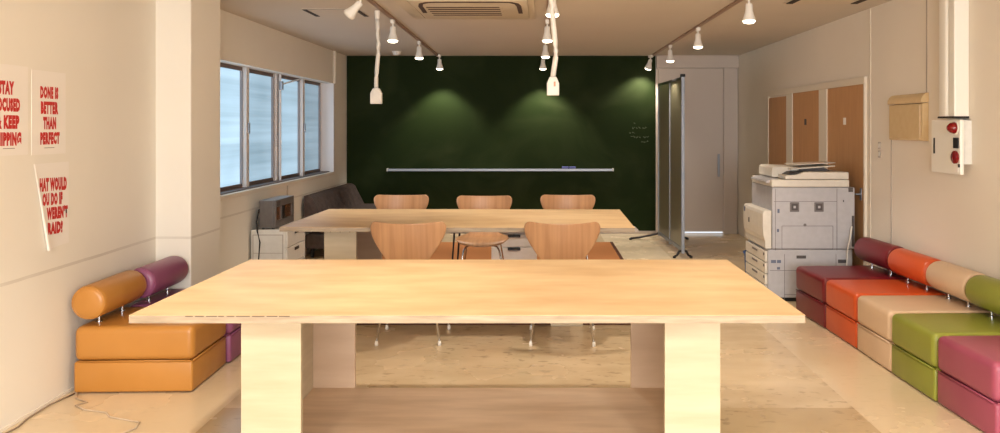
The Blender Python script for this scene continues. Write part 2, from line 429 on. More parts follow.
# ------------------------------------------------------------------ tables
def table(label, loc, rz, legs, y0, W=2.446):
    t = thing('plywood_table', label, 'table', loc, rz, 'long plywood tables')
    D, T, ht = 1.22, .024, .74
    MB().box(0, W, 0, D, ht-.0015, ht, 0).build('tabletop', M['ply_x'], t)
    MB().box(0, W, 0, D, ht-T-.006, ht-.002, .0015).build('tabletop_edge', M['ply_edge'], t)
    th = .024; y1 = 1.19; pz = .10
    for i, (xa, xb, out) in enumerate(legs):
        l = MB().box(xa, xb, y0, y0+th, 0, ht-T-.006, .0015).build('leg', M['ply_z'], t)
        MB().box(xa-(.028 if out > 0 else 0), xb, y1-th, y1, 0, ht-T-.006, .0015).build('rear_panel', M['rear'], l)
        if out < 0: MB().box(xa, xa+th, y0+th, y1-th, 0, ht-T-.006, .0015).build('side_panel', M['ply_z'], l)
        else: MB().box(xb-th, xb, y0+th, y1-th, 0, ht-T-.006, .0015).build('side_panel', M['ply_z'], l)
        for k in range(3):
            MB().lathe([(.0045, 0), (.0045, .0015)], (xa+(xb-xa)*(.2+.3*k), y0-.0012, .672), 'y', 10).build('screw', M['darkgap'], l)
    xa, xb = legs[0][0]+th, legs[-1][1]-th
    MB().box(xa, xb, y0+th, y1-th, pz-.024, pz, .0015).build('bottom_shelf', M['shelf'], t)
    MB().box(xa, xb, y1-.07, y1-.05, 0, pz-.024, .0).build('shelf_support', M['ply_z'], t)
    return t
M['rear'] = noise_mat('rear_plywood_panel', (206, 178, 150), (196, 166, 138), .5, (1.2, 6, 6), 2, 6, .05)  # rear panels in a pinker tone than the legs
M['shelf'] = noise_mat('stained_shelf_board', (230, 200, 168), (210, 178, 144), .5, (1.2, 6, 6), 1.8, 7, .05)
t1 = table('large birch plywood table in the foreground, nearest the camera', (-1.487, 2.91, 0), 0, ((.315, .55, -1), (1.976, 2.194, 1)), .245)
t2 = table('birch plywood table farther back, between the two rows of chairs', (-1.768, 5.46, 0), -.0145, ((.22, .45, -1), (1.84, 2.07, 1)), .30, 2.408)
# dark pencil smudge along the front edge of the near table
_r = random.Random(3); _x = .205
while _x < .56:
    _w = _r.uniform(.02, .05)
    MB().box(_x, _x+_w, -.0013, .001, .7335, .7372, .0003).build('edge_scuff', M['pencil'], t1); _x += _w+_r.uniform(.004, .012)

# ------------------------------------------------------------------ chairs
def chair(label, loc, rz, group):
    """bent-ply shell chair, front towards +Y"""
    t = thing('plywood_chair', label, 'chair', loc, rz, group)
    # rows: (y, z, half width, forward bow of the sides)
    rows = [(.262, .418, .150, -.000), (.255, .434, .190, -.002), (.235, .449, .208, -.004), (.19, .459, .222, .000), (.12, .458, .229, .006), (.03, .452, .230, .012),
            (-.06, .447, .222, .016), (-.13, .447, .195, .018), (-.175, .455, .158, .016), (-.205, .474, .128, .012), (-.225, .502, .116, .008), (-.238, .535, .124, .008),
            (-.249, .575, .152, .012), (-.260, .625, .188, .020), (-.270, .675, .220, .030), (-.279, .722, .243, .040), (-.286, .762, .251, .044),
            (-.290, .786, .247, .044), (-.2925, .800, .232, .040), (-.2935, .805, .214, .036)]
    nx = 16; bm = bmesh.new(); grid = []
    for k, (y, z, hw, bow) in enumerate(rows):
        r = []
        seat = k < 8
        for i in range(nx+1):
            u = -1+2*i/nx; x = u*hw
            if seat:
                yy = y - (.05*u*u if k < 3 else .02*u*u*(1 if k < 5 else 0)); zz = z+bow*u*u
                if k <= 3: zz += .012*u*u
            else:
                f = min(1, (k-8)/6.)
                yy = y+(bow*2.0)*u*u*f + .0; zz = z + bow*(1-f)*u*u
                if k > 14: zz += .010*(abs(u)**2)*(k-14)/5. - .006*(k-14)/5.
            r.append(bm.verts.new((x, yy, zz)))
        grid.append(r)
    for k in range(len(rows)-1):
        for i in range(nx):
            bm.faces.new((grid[k][i], grid[k][i+1], grid[k+1][i+1], grid[k+1][i]))
    bmesh.ops.recalc_face_normals(bm, faces=bm.faces[:])
    mb = MB(); mb.bm.free(); mb.bm = bm
    o = mb.build('seat_shell', M['veneer'], t, True)
    md = o.modifiers.new('th', 'SOLIDIFY'); md.thickness = .011; md.offset = 0
    md = o.modifiers.new('sb', 'SUBSURF'); md.levels = 1; md.render_levels = 1
    MB().lathe([(.075, .408), (.082, .414), (.082, .426), (.06, .44)], n=24).build('hub', M['dark_metal'], t, True, angle=40)
    for sx, sy in ((-1, -1), (1, -1), (-1, 1), (1, 1)):
        fx, fy = (.205*sx, -.215) if sy < 0 else (.218*sx, .21)
        pts = [(.03*sx, .03*sy, .418), (.10*sx, .11*sy, .416), (.135*sx, .14*sy, .402), (.15*sx, .155*sy, .375), (fx, fy, .02)]
        l = MB().tube(pts, .0075, 10).build('leg', M['chrome'], t, True)
        c = MB().lathe([(.011, 0), (.012, .012), (.009, .03)], (fx, fy, 0), n=12)
        c.build('foot_cap', M['cap'], l, True)
    return t
c0 = chair('beech shell chair seen from behind, left one of two tucked under the far table', (-.858, 5.445, 0), 0, 'chairs tucked at the near side of the far table')
c1 = copy_tree(c0); c1.location = (.150, 5.43, 0); c1.rotation_euler.z = -.03
c1['label'] = 'beech shell chair seen from behind, right one of two tucked under the far table'
for i, (x, y, rz, lb) in enumerate(((-1.245, 7.05, PI+.02, 'beech shell chair facing the camera, leftmost of three behind the far table'),
                                    (-.495, 6.96, PI, 'beech shell chair facing the camera, middle of three behind the far table'),
                                    (.245, 7.05, PI-.03, 'beech shell chair facing the camera, rightmost of three behind the far table'))):
    c = copy_tree(c0); c.location = (x, y, 0); c.rotation_euler.z = rz; c['label'] = lb; c['group'] = 'chairs lined up behind the far table'

# carpet under the far table
mt = thing('floor_mat', 'orange-brown mat with dark edge lying under the far table', 'mat', (-.45, 7.85, 0))
MB().box(-1.30, 1.31, -2.05, 2.05, 0, .006, .002).build('pile', M['mat_orange'], mt)
e = MB().box(1.31, 1.345, -2.08, 2.05, 0, .009, .002).box(-1.335, -1.30, -2.08, 2.05, 0, .009, .002).box(-1.30, 1.31, -2.08, -2.05, 0, .009, .002)
e.build('binding', M['mat_edge'], mt)

# ------------------------------------------------------------------ sofas
def module(label, p_near, p_far, depth, side, mat, length=None, roll=True, group=None, endnear=False):
    """modular sofa cube. p_near/p_far: front corners (x,y). side +1: wall to the right"""
    (xn, yn), (xf, yf) = p_near, p_far
    L_ = math.hypot(xf-xn, yf-yn); ang = math.atan2(-(xf-xn), (yf-yn))
    t = thing('sofa_module', label, 'sofa', (xn, yn, 0), ang, group)
    s = side; g = .003
    def bx(a, b, *r, **k):
        m = MB(); m.box(min(s*a, s*b), max(s*a, s*b), *r, **k); return m
    bx(.006, depth, g, L_-g, .006, .170, bev=.014, seg=3).build('base', mat, t, True, angle=60)
    q = MB(); b = bmesh.new(); bmesh.ops.create_cube(b, size=1)
    x0, x1 = sorted((0, s*depth))
    for v in b.verts: v.co = Vector(((x0+x1)/2+v.co.x*(x1-x0), L_/2+v.co.y*(L_-2*g), .2635+v.co.z*.183))
    bmesh.ops.bevel(b, geom=b.edges[:], offset=.038, segments=5, profile=.55, affect='EDGES')
    bmesh.ops.subdivide_edges(b, edges=b.edges[:], cuts=0)
    q._add(b)
    q.build('seat_cushion', mat, t, True)
    # stitched seams
    zt = .1735
    r = .0035
    MB().tube([(s*.004, .015, zt), (s*.004, L_-.015, zt)], r, 8).build('piping', mat, t, True)
    MB().tube([(s*.015, .004, zt), (s*(depth-.02), .004, zt)], r, 8).build('piping', mat, t, True)
    for fx in (.06, depth-.06):
        for fy in (.06, L_-.06):
            MB().lathe([(.022, 0), (.025, .012)], (s*fx, fy, 0), n=12).build('foot', M['black'], t)
    if roll:
        rx = s*(depth-(.082 if s > 0 else .072)); R = .092; zc = .482
        rl = MB().lathe([(.0, .004), (R-.030, .004), (R-.012, .010), (R-.003, .022), (R, .04), (R, L_-.04), (R-.003, L_-.022), (R-.012, L_-.010), (R-.03, L_-.004), (0.0, L_-.004)], (rx, 0, zc), 'y', 36)
        ro = rl.build('back_roll', mat, t, True, angle=50)
        for yy in (.016, L_-.016):
            pp = MB()
            pts = [(rx+(R-.007)*math.cos(a), yy, zc+(R-.007)*math.sin(a)) for a in [2*PI*k/28 for k in range(29)]]
            pp.tube(pts, .0028, 6)
            pp.build('piping', mat, ro, True)
        for yy in (.13, L_-.13):
            MB().cyl((rx, yy, .345), (rx, yy, zc-R+.008), .008, n=14).cyl((rx, yy, .352), (rx, yy, .358), .018, n=14).build('roll_post', M['chrome'], t, True, angle=40)
    return t
module('ochre yellow leather cube seat with back roll by the left wall', (-1.850, 4.295), (-1.868, 4.815), .63, -1, M['l_orange_y'], group='modular leather seats')
module('plum leather cube seat with back roll behind the ochre one, by the pillar', (-1.848, 4.825), (-1.862, 5.345), .62, -1, M['l_plum'], group='modular leather seats')
G = 'modular leather seats'
module('magenta leather cube seat, nearest of the right-hand row', (2.046, 3.62), (2.030, 4.135), .58, 1, M['l_pink'], group=G)
module('olive green leather cube seat with back roll in the right-hand row', (2.024, 4.14), (2.012, 4.632), .60, 1, M['l_green'], group=G)
module('beige leather cube seat with back roll between green and orange ones', (2.014, 4.637), (2.008, 5.12), .61, 1, M['l_beige'], group=G)
module('orange leather cube seat with back roll between beige and maroon ones', (2.008, 5.126), (1.995, 5.645), .61, 1, M['l_orange'], group=G)
module('maroon leather cube seat with back roll beside the copier', (1.992, 5.65), (1.962, 6.20), .63, 1, M['l_maroon'], group=G)

# ------------------------------------------------------------------ dark couch in the far left corner
co = thing('couch', 'charcoal button-tufted couch under the window in the far left corner', 'couch', (-2.56, 8.69, 0))
MB().box(.02, .80, .0, 2.0, .10, .26, .02).build('base', M['couch'], co, True, angle=50)
for k in range(2):
    MB().box(.16, .84, .01+k*.99, .99+k*.99, .262, .41, .045, 4).build('seat_cushion', M['couch'], co, True)
# leaning tufted back
bm = bmesh.new(); ny, nz = 60, 16; G1 = []; G2 = []
for j in range(nz+1):
    z = .40+.275*j/nz; r1 = []; r2 = []
    for i in range(ny+1):
        y = 2.0*i/ny
        tu = 0.
        for a in range(8):
            for b_ in range(2):
                cy = .125+.25*a+(.06 if b_ else 0); cz = .48+.12*b_
                d2 = (y-cy)**2/.0016+(z-cz)**2/.0016
                tu += .022*math.exp(-d2)
        edge = .03*max(0, (j/nz-.85)/.15)**2
        lean = .23-.14*(j/nz)
        r1.append(bm.verts.new((lean-tu-edge, y, z))); r2.append(bm.verts.new((.012, y, z)))
    G1.append(r1); G2.append(r2)
for j in range(nz):
    for i in range(ny):
        bm.faces.new((G1[j][i], G1[j][i+1], G1[j+1][i+1], G1[j+1][i]))
        bm.faces.new((G2[j][i], G2[j+1][i], G2[j+1][i+1], G2[j][i+1]))
for i in range(ny):
    bm.faces.new((G1[nz][i], G1[nz][i+1], G2[nz][i+1], G2[nz][i])); bm.faces.new((G1[0][i], G2[0][i], G2[0][i+1], G1[0][i+1]))
for j in range(nz):
    bm.faces.new((G1[j][0], G1[j+1][0], G2[j+1][0], G2[j][0])); bm.faces.new((G1[j][ny], G2[j][ny], G2[j+1][ny], G1[j+1][ny]))
bmesh.ops.recalc_face_normals(bm, faces=bm.faces[:])
mb = MB(); mb.bm.free(); mb.bm = bm; mb.build('backrest', M['couch'], co, True, angle=60)
for x in (.08, .74):
    for y in (.08, 1.92): MB().cyl((x, y, 0), (x, y, .10), .018, .022, 12).build('leg', M['black'], co)

# ------------------------------------------------------------------ drawer cabinets and oven
def drawer_cabinet(label, loc, rz, w_, d_, h_, n, base=.03, hz=.036):
    """drawers open towards -Y"""
    t = thing('drawer_cabinet', label, 'cabinet', loc, rz, 'white drawer cabinets')
    MB().box(0, w_, .018, d_, base, h_, .003).build('body', M['white_plastic'], t)
    p = MB()
    for k in range(2):
        pass
    gap = .006; hh = (h_-base-.02)/n
    for k in range(n):
        z0 = base+.01+k*hh
        dr = MB().box(.012, w_-.012, 0, .02, z0+gap/2, z0+hh-gap/2, .004).build('drawer', M['white_plastic'], t)
        MB().box(w_/2-.06, w_/2+.06, -.006, .002, z0+hh-hz-.014, z0+hh-hz+.014, .003).build('handle', M['black'], dr)
    for x in (.04, w_-.04):
        for y in (.06, d_-.05): MB().lathe([(.014, 0), (.014, base)], (x, y, 0), n=12).build('caster', M['black'], t)
    return t
dc = drawer_cabinet('white drawer cabinet by the left wall under the small silver appliance', (-2.24, 7.13, 0), PI/2, .56, .32, .508, 3)
pm = MB()
for (a, b_, c, d) in ((.025, .295, .04, .046), (.025, .295, .46, .466), (.025, .031, .046, .46), (.289, .295, .046, .46), (.025, .295, .30, .304)):
    pm.box(-.0015, .001, a+.01, b_+.01, c, d)
pm.build('side_seam', M['grey_trim'], dc)
drawer_cabinet('low white drawer cabinet with black handles beneath the far table, behind the middle chair', (-.46, 7.60, 0.009), 0, .43, .40, .408, 3, .02, .016)
lt = thing('low_table', 'low grey-topped table with thin black legs behind the far table, mostly hidden', 'table', (-.86, 7.58, .009))
MB().box(0, 1.79, 0, .3, .412, .440, .004).build('tabletop', M['grey_trim'], lt)
for x, y in ((.03, .04), (.06, .26), (1.12, .04), (1.12, .26)):
    MB().cyl((x-.01, y, 0), (x+.02, y, .412), .007, .010, 12).build('leg', M['black'], lt, True, angle=40)
# toaster oven
ov = thing('small_appliance', 'small silver appliance with brown glass front standing on the white drawer cabinet', 'appliance', (-2.35, 7.16, .508), PI/2)
MB().box(0, .53, .02, .15, .012, .258, .008).build('body', M['silver'], ov)
fr = MB().box(0, .53, 0, .02, .012, .075, .003).box(0, .53, 0, .02, .195, .258, .003).box(0, .03, 0, .02, .075, .195).box(.47, .53, 0, .02, .075, .195).box(.155, .175, 0, .02, .075, .195)
fr.build('front_frame', M['silver'], ov)
MB().box(.03, .155, .010, .02, .075, .195).box(.175, .47, .010, .02, .075, .195).build('door_glass', M['oven_glass'], ov)
MB().box(.20, .26, .002, .0105, .075, .195).build('door_post', M['black'], ov)
MB().box(.02, .12, -.003, .001, .205, .245, .001).build('display', M['copier_dark'], ov)
for x in (.05, .45):
    for y in (.04, .13): MB().lathe([(.012, 0), (.012, .013)], (x, y, 0), n=10).build('foot', M['black'], ov)
pc = MB().tube([(-2.46, 7.20, .72), (-2.50, 7.16, .68), (-2.51, 7.13, .58), (-2.50, 7.118, .50), (-2.475, 7.112, .40), (-2.49, 7.11, .2), (-2.50, 7.11, .012), (-2.54, 7.2, .006)], .007, 8)
o = pc.build('power_cable', M['black'], None, True); o.data.transform((Matrix.Translation(ov.location) @ Matrix.Rotation(PI/2, 4, 'Z')).inverted()); o.parent = ov
pc = MB().tube([(XLF+.008, 8.2, WZ0-.036), (XLF+.008, 8.2, .4), (XLF+.008, 8.2, .01)], .006, 8)
tag(pc.build('wall_cable', M['cable'], None, True), 'thin cable running down the wall below the middle window post', 'cable')

# ------------------------------------------------------------------ copier
cp = thing('photocopier', 'large grey and cream office photocopier near the brown doors', 'copier', (1.85, 6.53, 0))
W, D = .685, .64
MB().box(.0, W, 0, D, .035, .425, .008).build('paper_cabinet', M['copier_grey'], cp)
MB().box(.035, W+.02, .002, D, .43, .930, .008).build('upper_body', M['copier_grey'], cp)
MB().box(.03, W-.02, .03, D-.03, .0, .035).build('plinth', M['black'], cp)
# near side details
def seam(rects, name='seam', mat='copier_line', y=-.0015, par=cp):
    m = MB()
    if name == 'seam':
        for (a, b_, c, d) in rects: m.box(a, b_, y, y+.003, c, d)
        return m.build(name, M[mat], par)
    for (a, b_, c, d) in rects: MB().box(a, b_, y, y+.003, c, d).build(name, M[mat], par)
K = 6.53/805.
def P(x, y): return ((x-540)*K-1.85, H-(y-127)*K)
def rect(x0, y0, x1, y1):
    a, b_ = P(x0, y1); c, d = P(x1, y0); return (a, c, b_, d)
def hline(x0, x1, y, t=.0035): a, z = P(x0, y); c, _ = P(x1, y); return (a, c, z-t/2, z+t/2)
def vline(x, y0, y1, t=.0035): a, z1 = P(x, y0); _, z0 = P(x, y1); return (a-t/2, a+t/2, z0, z1)
seam([hline(774, 837, 201.5), vline(837, 188.5, 251), hline(782, 833, 226), hline(782, 833, 249), vline(782, 226, 249), vline(833, 226, 249), vline(775.5, 189, 251)], y=.0005)
seam([vline(784.5, 254, 300), hline(770, 836, 270.5), hline(784.5, 836, 294.5), vline(836, 254, 300)])
for (cx, cy) in ((794.5, 207), (819, 207)):
    v = MB(); a = P(cx, cy); v.box(a[0]-.038, a[0]+.038, -.004, .004, a[1]-.038, a[1]+.038, .004)
    vo = v.build('vent', M['copier_line'], cp)
    v = MB(); v.box(a[0]-.026, a[0]+.026, -.006, .0, a[1]-.026, a[1]+.026, .003); v.build('vent_grille', M['copier_dark'], vo)
    v = MB(); v.box(a[0]-.010, a[0]+.010, -.0075, -.004, a[1]-.010, a[1]+.010, .002); v.build('vent_centre', M['copier_grey'], vo)
a = P(805, 225); MB().lathe([(.012, 0), (.012, .004)], (a[0], -.001, a[1]), 'y', 16).build('lock', M['copier_line'], cp)
seam([rect(796.5, 255.5, 806, 258.5), rect(838, 259.5, 846.5, 263)], 'grip_recess', 'copier_dark')
M['copier_label'] = base_mat('blue_grey_sticker', (96, 104, 126), .6)[0]
seam([rect(771, 260, 776, 263), rect(777, 260, 781, 263), rect(777, 267, 780, 269.5), rect(777.5, 209, 779.5, 213), rect(777, 229, 779, 232)], 'label_sticker', 'copier_label')
seam([rect(848.5, 187.5, 853, 192), (P(843, 200)[0], P(843, 200)[0]+.008, P(0, 202)[1], P(0, 200)[1])], 'catch', 'copier_dark')
# front (left) face: four trays
for k in range(4):
    z0 = .045+k*.093; z0h = z0+.087
    dr = MB().box(-.022, .0, .012, D-.012, z0, z0h, .006).build('paper_tray', M['copier_cream'], cp)
    MB().box(-.027, -.018, D/2-.08, D/2+.08, z0+.052, z0+.068, .003).build('tray_grip', M['copier_line'], dr)
    MB().box(-.0235, -.021, .03, .06, z0+.05, z0+.07, .001).build('tray_label', M['copier_dark'], dr)
# swelling front cover, its outline curved as seen from the side
prof = [(.03, .432), (-.018, .432), (-.024, .45), (-.022, .49), (-.036, .53), (-.042, .60), (-.042, .71), (-.034, .735), (-.018, .742), (.03, .742)]
fc = MB().prism(prof, .004, D-.01, 'y'); o = fc.build('front_cover', M['copier_cream'], cp)
md = o.modifiers.new('b', 'BEVEL'); md.width = .006; md.segments = 2
MB().box(-.044, -.041, .42, .45, .60, .64).build('cover_mark', M['copier_dark'], o)
MB().box(-.044, -.041, .56, .60, .68, .72).build('cover_mark', M['copier_label'], o)
# scanner and feeder
MB().box(.03, .66, .0, D-.02, .933, .992, .008).build('scanner_bed', M['copier_cream'], cp)
lid = MB().prism([(.14, .996), (.655, .996), (.655, 1.053), (.30, 1.056), (.23, 1.032), (.14, 1.026)], -.002, D-.03, 'y').build('scanner_lid', M['copier_cream'], cp)
md = lid.modifiers.new('b', 'BEVEL'); md.width = .006; md.segments = 2
fd = MB().prism([(.085, 1.005), (.11, .998), (.20, 1.015), (.34, 1.062), (.34, 1.085), (.11, 1.092), (.09, 1.08)], .20, D-.04, 'y').build('document_feeder', M['copier_cream'], cp)
md = fd.modifiers.new('b', 'BEVEL'); md.width = .006; md.segments = 2
MB().prism([(.22, 1.068), (.58, 1.096), (.58, 1.102), (.22, 1.078)], .10, D-.08, 'y').build('input_tray', M['copier_cream'], cp)
MB().prism([(.17, 1.030), (.28, 1.026), (.34, 1.058), (.21, 1.052)], .03, .40, 'y').build('output_slot', M['black'], cp)
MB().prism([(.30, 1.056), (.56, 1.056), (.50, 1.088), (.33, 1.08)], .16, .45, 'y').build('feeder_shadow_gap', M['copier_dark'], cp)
# control panel overhanging to the left, tilted
MB().prism([(-.005, .975), (.005, .962), (.10, .972), (.10, .996), (.04, .998)], .06, .52, 'y').build('control_panel', M['copier_grey'], cp)
MB().prism([(.0, .978), (.012, .981), (.05, .9965), (.05, .999)], .12, .46, 'y').build('touch_screen', M['copier_dark'], cp)
o = MB().tube([(1.85+P(850.5, 232)[0], 6.505, P(0, 226)[1]), (1.85+P(849, 0)[0], 6.50, P(0, 236)[1]), (1.85+P(846, 0)[0], 6.50, P(0, 250)[1]), (1.85+P(845, 0)[0], 6.50, P(0, 268)[1]), (1.85+P(846.5, 0)[0], 6.49, .01), (2.5, 6.4, .006)], .0065, 8).build('power_cord', M['white_plastic'], None, True); o.data.transform(Matrix.Translation((-1.85, -6.53, 0))); o.parent = cp
MB().box(W-.005+.0, W+.012, -.006, .006, .45, .70, .002).build('connector_strip', M['copier_dark'], cp)
# papers on the feeder
pp = tag(MB().prism([(2.12, 1.1035), (2.46, 1.120), (2.46, 1.1235), (2.12, 1.107)], 6.70, 6.98, 'y').build('paper_sheet', M['paper']), 'loose white paper lying on top of the copier feeder', 'paper')
bn = thing('waste_bin', 'small blue bin partly hidden behind the copier front', 'bin', (1.955, 7.33, 0))
MB().lathe([(.075, 0), (.078, .01), (.095, .27), (.10, .28), (.092, .28), (.074, .02), (.0, .02)], n=28).build('bucket', M['blue'], bn, True, angle=40)
MB().lathe([(.103, .272), (.103, .288), (.09, .288), (.09, .272)], n=28).build('rim', M['blue'], bn, True, angle=40)

# ------------------------------------------------------------------ right wall fittings
bx = thing('breaker_box', 'beige wall box with rounded glossy lid, between the doors and the duct', 'wall box', (XR, 5.47, 1.325))
prof = [(0, 0), (-.036, .0), (-.042, .01), (-.042, .255), (0, .262)]
MB().prism(prof, .0, .52, 'y').build('body', M['beige_box'], bx)
lidp = [(0, .266), (-.048, .260), (-.053, .268), (-.052, .286), (-.042, .308), (-.022, .326), (0, .33)]
o = MB().prism(lidp, -.004, .524, 'y').build('hood', M['beige_box'], bx, True, angle=25)
MB().box(-.0455, -.041,   .03, .49, .012, .25, .002).build('cover_plate', M['beige_box'], bx)
for i, z in enumerate((1.275, 1.21)):
    s = thing('light_switch', ('upper' if i == 0 else 'lower')+' small grey switch plate on the right wall beside the third brown door', 'switch', (XR, 6.25, z), 0, 'switches by the brown doors')
    MB().box(-.008, 0, -.02, .02, -.028, .028, .002).build('plate', M['grey_trim'], s)
    MB().box(-.012, -.006, -.009, .009, -.016, .016, .002).build('rocker', M['white_plastic'], s)
du = thing('cable_duct', 'tall white boxed duct rising to the ceiling above the red alarm', 'duct', (XR, 4.95, 1.475))
MB().box(-.092, 0, .0, .075, 0, CEIL-1.476, .006).build('front_channel', M['duct'], du)
MB().box(-.10, 0, .083, .19, 0, CEIL-1.476, .02, 3).build('rear_channel', M['duct'], du, True, angle=50)
MB().box(-.085, 0, .075, .083, 0.004, CEIL-1.476).build('seam', M['darkgap'], du)
MB().box(-.102, 0, -.002, .192, 0.0, .012, .003).build('collar', M['darkgap'], du)
al = thing('fire_alarm_panel', 'cream fire alarm box with red lamp and red button under the duct', 'alarm', (XR+.002, 4.90, 1.13))
MB().box(-.10, -.075, -.03, .33, .0, .335, .006).build('housing', M['duct'], al)
MB().box(-.078, 0, .02, .33, .06, .332, .006).build('side_box', M['white_plastic'], al)
rl = MB().lathe([(.036, 0), (.036, .012), (.030, .030), (.016, .046), (.0, .05)], (0, 0, 0), 'z', 24).build('alarm_lamp', M['red_lamp'], al, True, angle=50)
rl.rotation_euler = (0, -PI/2, 0); rl.location = (-.10, .028, .285)
MB().lathe([(.042, 0), (.042, .006)], (0, 0, 0), 'z', 24).build('lamp_ring', M['duct'], al).matrix_local = Matrix.Translation((-.099, .028, .285)) @ Matrix.Rotation(-PI/2, 4, 'Y')
MB().box(-.106, -.098, -.015, .045, .16, .225, .002).build('display', M['black'], al)
pb = MB().lathe([(.040, 0), (.040, .010), (.034, .014), (.0, .014)], n=24).build('push_button', M['red_lamp'], al, True, angle=40)
pb.matrix_local = Matrix.Translation((-.10, .022, .105)) @ Matrix.Rotation(-PI/2, 4, 'Y')
MB().box(-.104, -.099, .28, .295, .12, .22).build('slot', M['black'], al)
MB().box(-.104, -.099, -.01, .035, .015, .055).build('label_plate', M['paper'], al)
MB().box(-.106, -.099, -.026, -.014, .045, .065).build('key_hole', M['black'], al)

# ------------------------------------------------------------------ partition screen on feet
ps = thing('folding_partition', 'tall aluminium framed screen with grey-green sheet standing before the white door', 'partition', (1.548, 8.73, 0), .034)
HH = 1.965; LL = 1.42
for k, y in enumerate((0, .70, LL)):
    MB().box(-.018 if k == 0 else -.012, .018 if k == 0 else .012, y-.02, y+.02, .05, HH, .004).build('post', M['steel'], ps)
MB().box(-.014, .014, .02, LL-.02, HH-.03, HH, .003).build('top_rail', M['dark_metal'], ps)
MB().box(-.014, .014, .02, LL-.02, .07, .11, .003).build('bottom_rail', M['steel'], ps)
MB().box(-.005, .005, .02, .68, .11, HH-.03).build('sheet', M['partition'], ps)
MB().box(-.005, .005, .72, LL-.02, .11, HH-.03).build('sheet', M['partition'], ps)
MB().box(-.024, .024, -.026, .026, HH-.002, HH+.03, .005).build('corner_cap', M['dark_metal'], ps)
for y, a in ((0, .09), (LL, .36)):
    f = MB().tube([(-a, y, .018), (-a*.7, y, .028), (-.04, y, .07), (0, y, .085), (.04, y, .07), (a*.7, y, .028), (a, y, .018)], .013, 10)
    f.build('foot', M['dark_metal'], ps, True)
    MB().lathe([(.018, 0), (.018, .02)], (-a, y, 0), n=12).lathe([(.018, 0), (.018, .02)], (a, y, 0), n=12).build('foot_pad', M['black'], ps)

# ------------------------------------------------------------------ posters
def poster(label, y0, y1, z1, z0, lines, curl=False, small=True):
    """sheet on the left wall: local X runs along +Y of the room"""
    t = thing('poster', label, 'poster', (xl((y0+y1)/2), (y0+y1)/2, z0), PI/2+.0295, 'red letter posters on the left wall')
    hw = (y1-y0)/2; hh = z1-z0
    if not curl:
        MB().box(-hw, hw, -.0016, .0004, 0, hh).build('sheet', M['paper'], t)
    else:
        b = bmesh.new(); n = 12; rows = []
        for j in range(n+1):
            v = j/n; z = hh*v
            xf = -hw-.004+.10*(1-v)                       # slanted fold line
            lift = .005+.014*(1-v)
            r = [(hw, -.0012, z+.012*(1-v)), (hw*.4+xf*.6, -.0016, z+.006*(1-v)), (xf+.03, -.0022, z), (xf+.008, -lift*.35, z), (xf, -lift*.8, z), (xf+.006, -lift*1.15, z), (xf+.010+.010*(1-v), -lift*1.2, z)]
            rows.append([b.verts.new(p) for p in r])
        for j in range(n):
            for i in range(len(rows[0])-1):
                b.faces.new((rows[j][i], rows[j][i+1], rows[j+1][i+1], rows[j+1][i]))
        bmesh.ops.recalc_face_normals(b, faces=b.faces[:])
        m = MB(); m.bm.free(); m.bm = b
        o = m.build('sheet', M['paper'], t, False)
        md = o.modifiers.new('s', 'SOLIDIFY'); md.thickness = .0006
    m = MB()
    for (txt, a, b_, zt, zb) in lines:
        text_into(m, txt, a-(y0+y1)/2, b_-(y0+y1)/2, zb-z0, zt-z0, y=-.0022 if not curl else -.0034, slant=(-.03 if curl else 0), bold=.08)
    m.build('red_lettering', M['print_red'], t)
    if small:
        m = MB(); m.box(-.045, .045, -.0021, -.0016, .032, .035); m.build('small_print', M['print_grey'], t)
    return t
poster('white poster with red words STAY FOCUSED & KEEP SHIPPING, cut by the left image edge', 3.655, 3.955, 1.715, 1.285,
       [('STAY', 3.725, 3.845, 1.638, 1.572), ('FOCUSED', 3.70, 3.89, 1.558, 1.492), ('& KEEP', 3.712, 3.885, 1.476, 1.41), ('SHIPPING', 3.685, 3.90, 1.396, 1.33)])
poster('white poster with red words DONE IS BETTER THAN PERFECT', 3.985, 4.285, 1.705, 1.28,
       [('DONE IS', 4.055, 4.215, 1.628, 1.564), ('BETTER', 4.06, 4.215, 1.550, 1.486), ('THAN', 4.08, 4.195, 1.472, 1.408), ('PERFECT', 4.055, 4.228, 1.394, 1.33)])
poster('loose curled poster with red words WOULD DO IF WEREN\'T below the other two', 4.00, 4.315, 1.235, .79,
       [('HAT WOULD', 4.048, 4.292, 1.163, 1.092), ('OU DO IF', 4.072, 4.252, 1.084, 1.018), ('WEREN\'T', 4.108, 4.302, 1.010, .944), ('RAID?', 4.118, 4.255, .932, .866)], curl=True, small=False)

# ------------------------------------------------------------------ cables on the floor by the ochre seat
tag(MB().tube([(-2.46, 4.28, .006), (-2.42, 4.20, .005), (-2.33, 4.14, .005), (-2.36, 4.09, .005), (-2.28, 4.03, .005), (-2.15, 3.99, .005), (-2.10, 3.93, .005), (-2.0, 3.89, .005), (-1.92, 3.86, .005), (-1.90, 3.78, .005), (-1.95, 3.68, .005), (-2.0, 3.55, .005)], .0042, 8).build('floor_cable', M['cable'], None, True),
    'thin pale cable wandering over the floor before the ochre seat', 'cable')
tag(MB().tube([(-2.47, 4.27, .006), (-2.495, 4.1, .006), (-2.485, 3.9, .006), (-2.46, 3.8, .006), (-2.475, 3.6, .006), (-2.47, 3.3, .006)], .004, 8).build('skirting_cable', M['cable_dark'], None, True),
    'thin brownish cable lying along the foot of the left wall', 'cable')

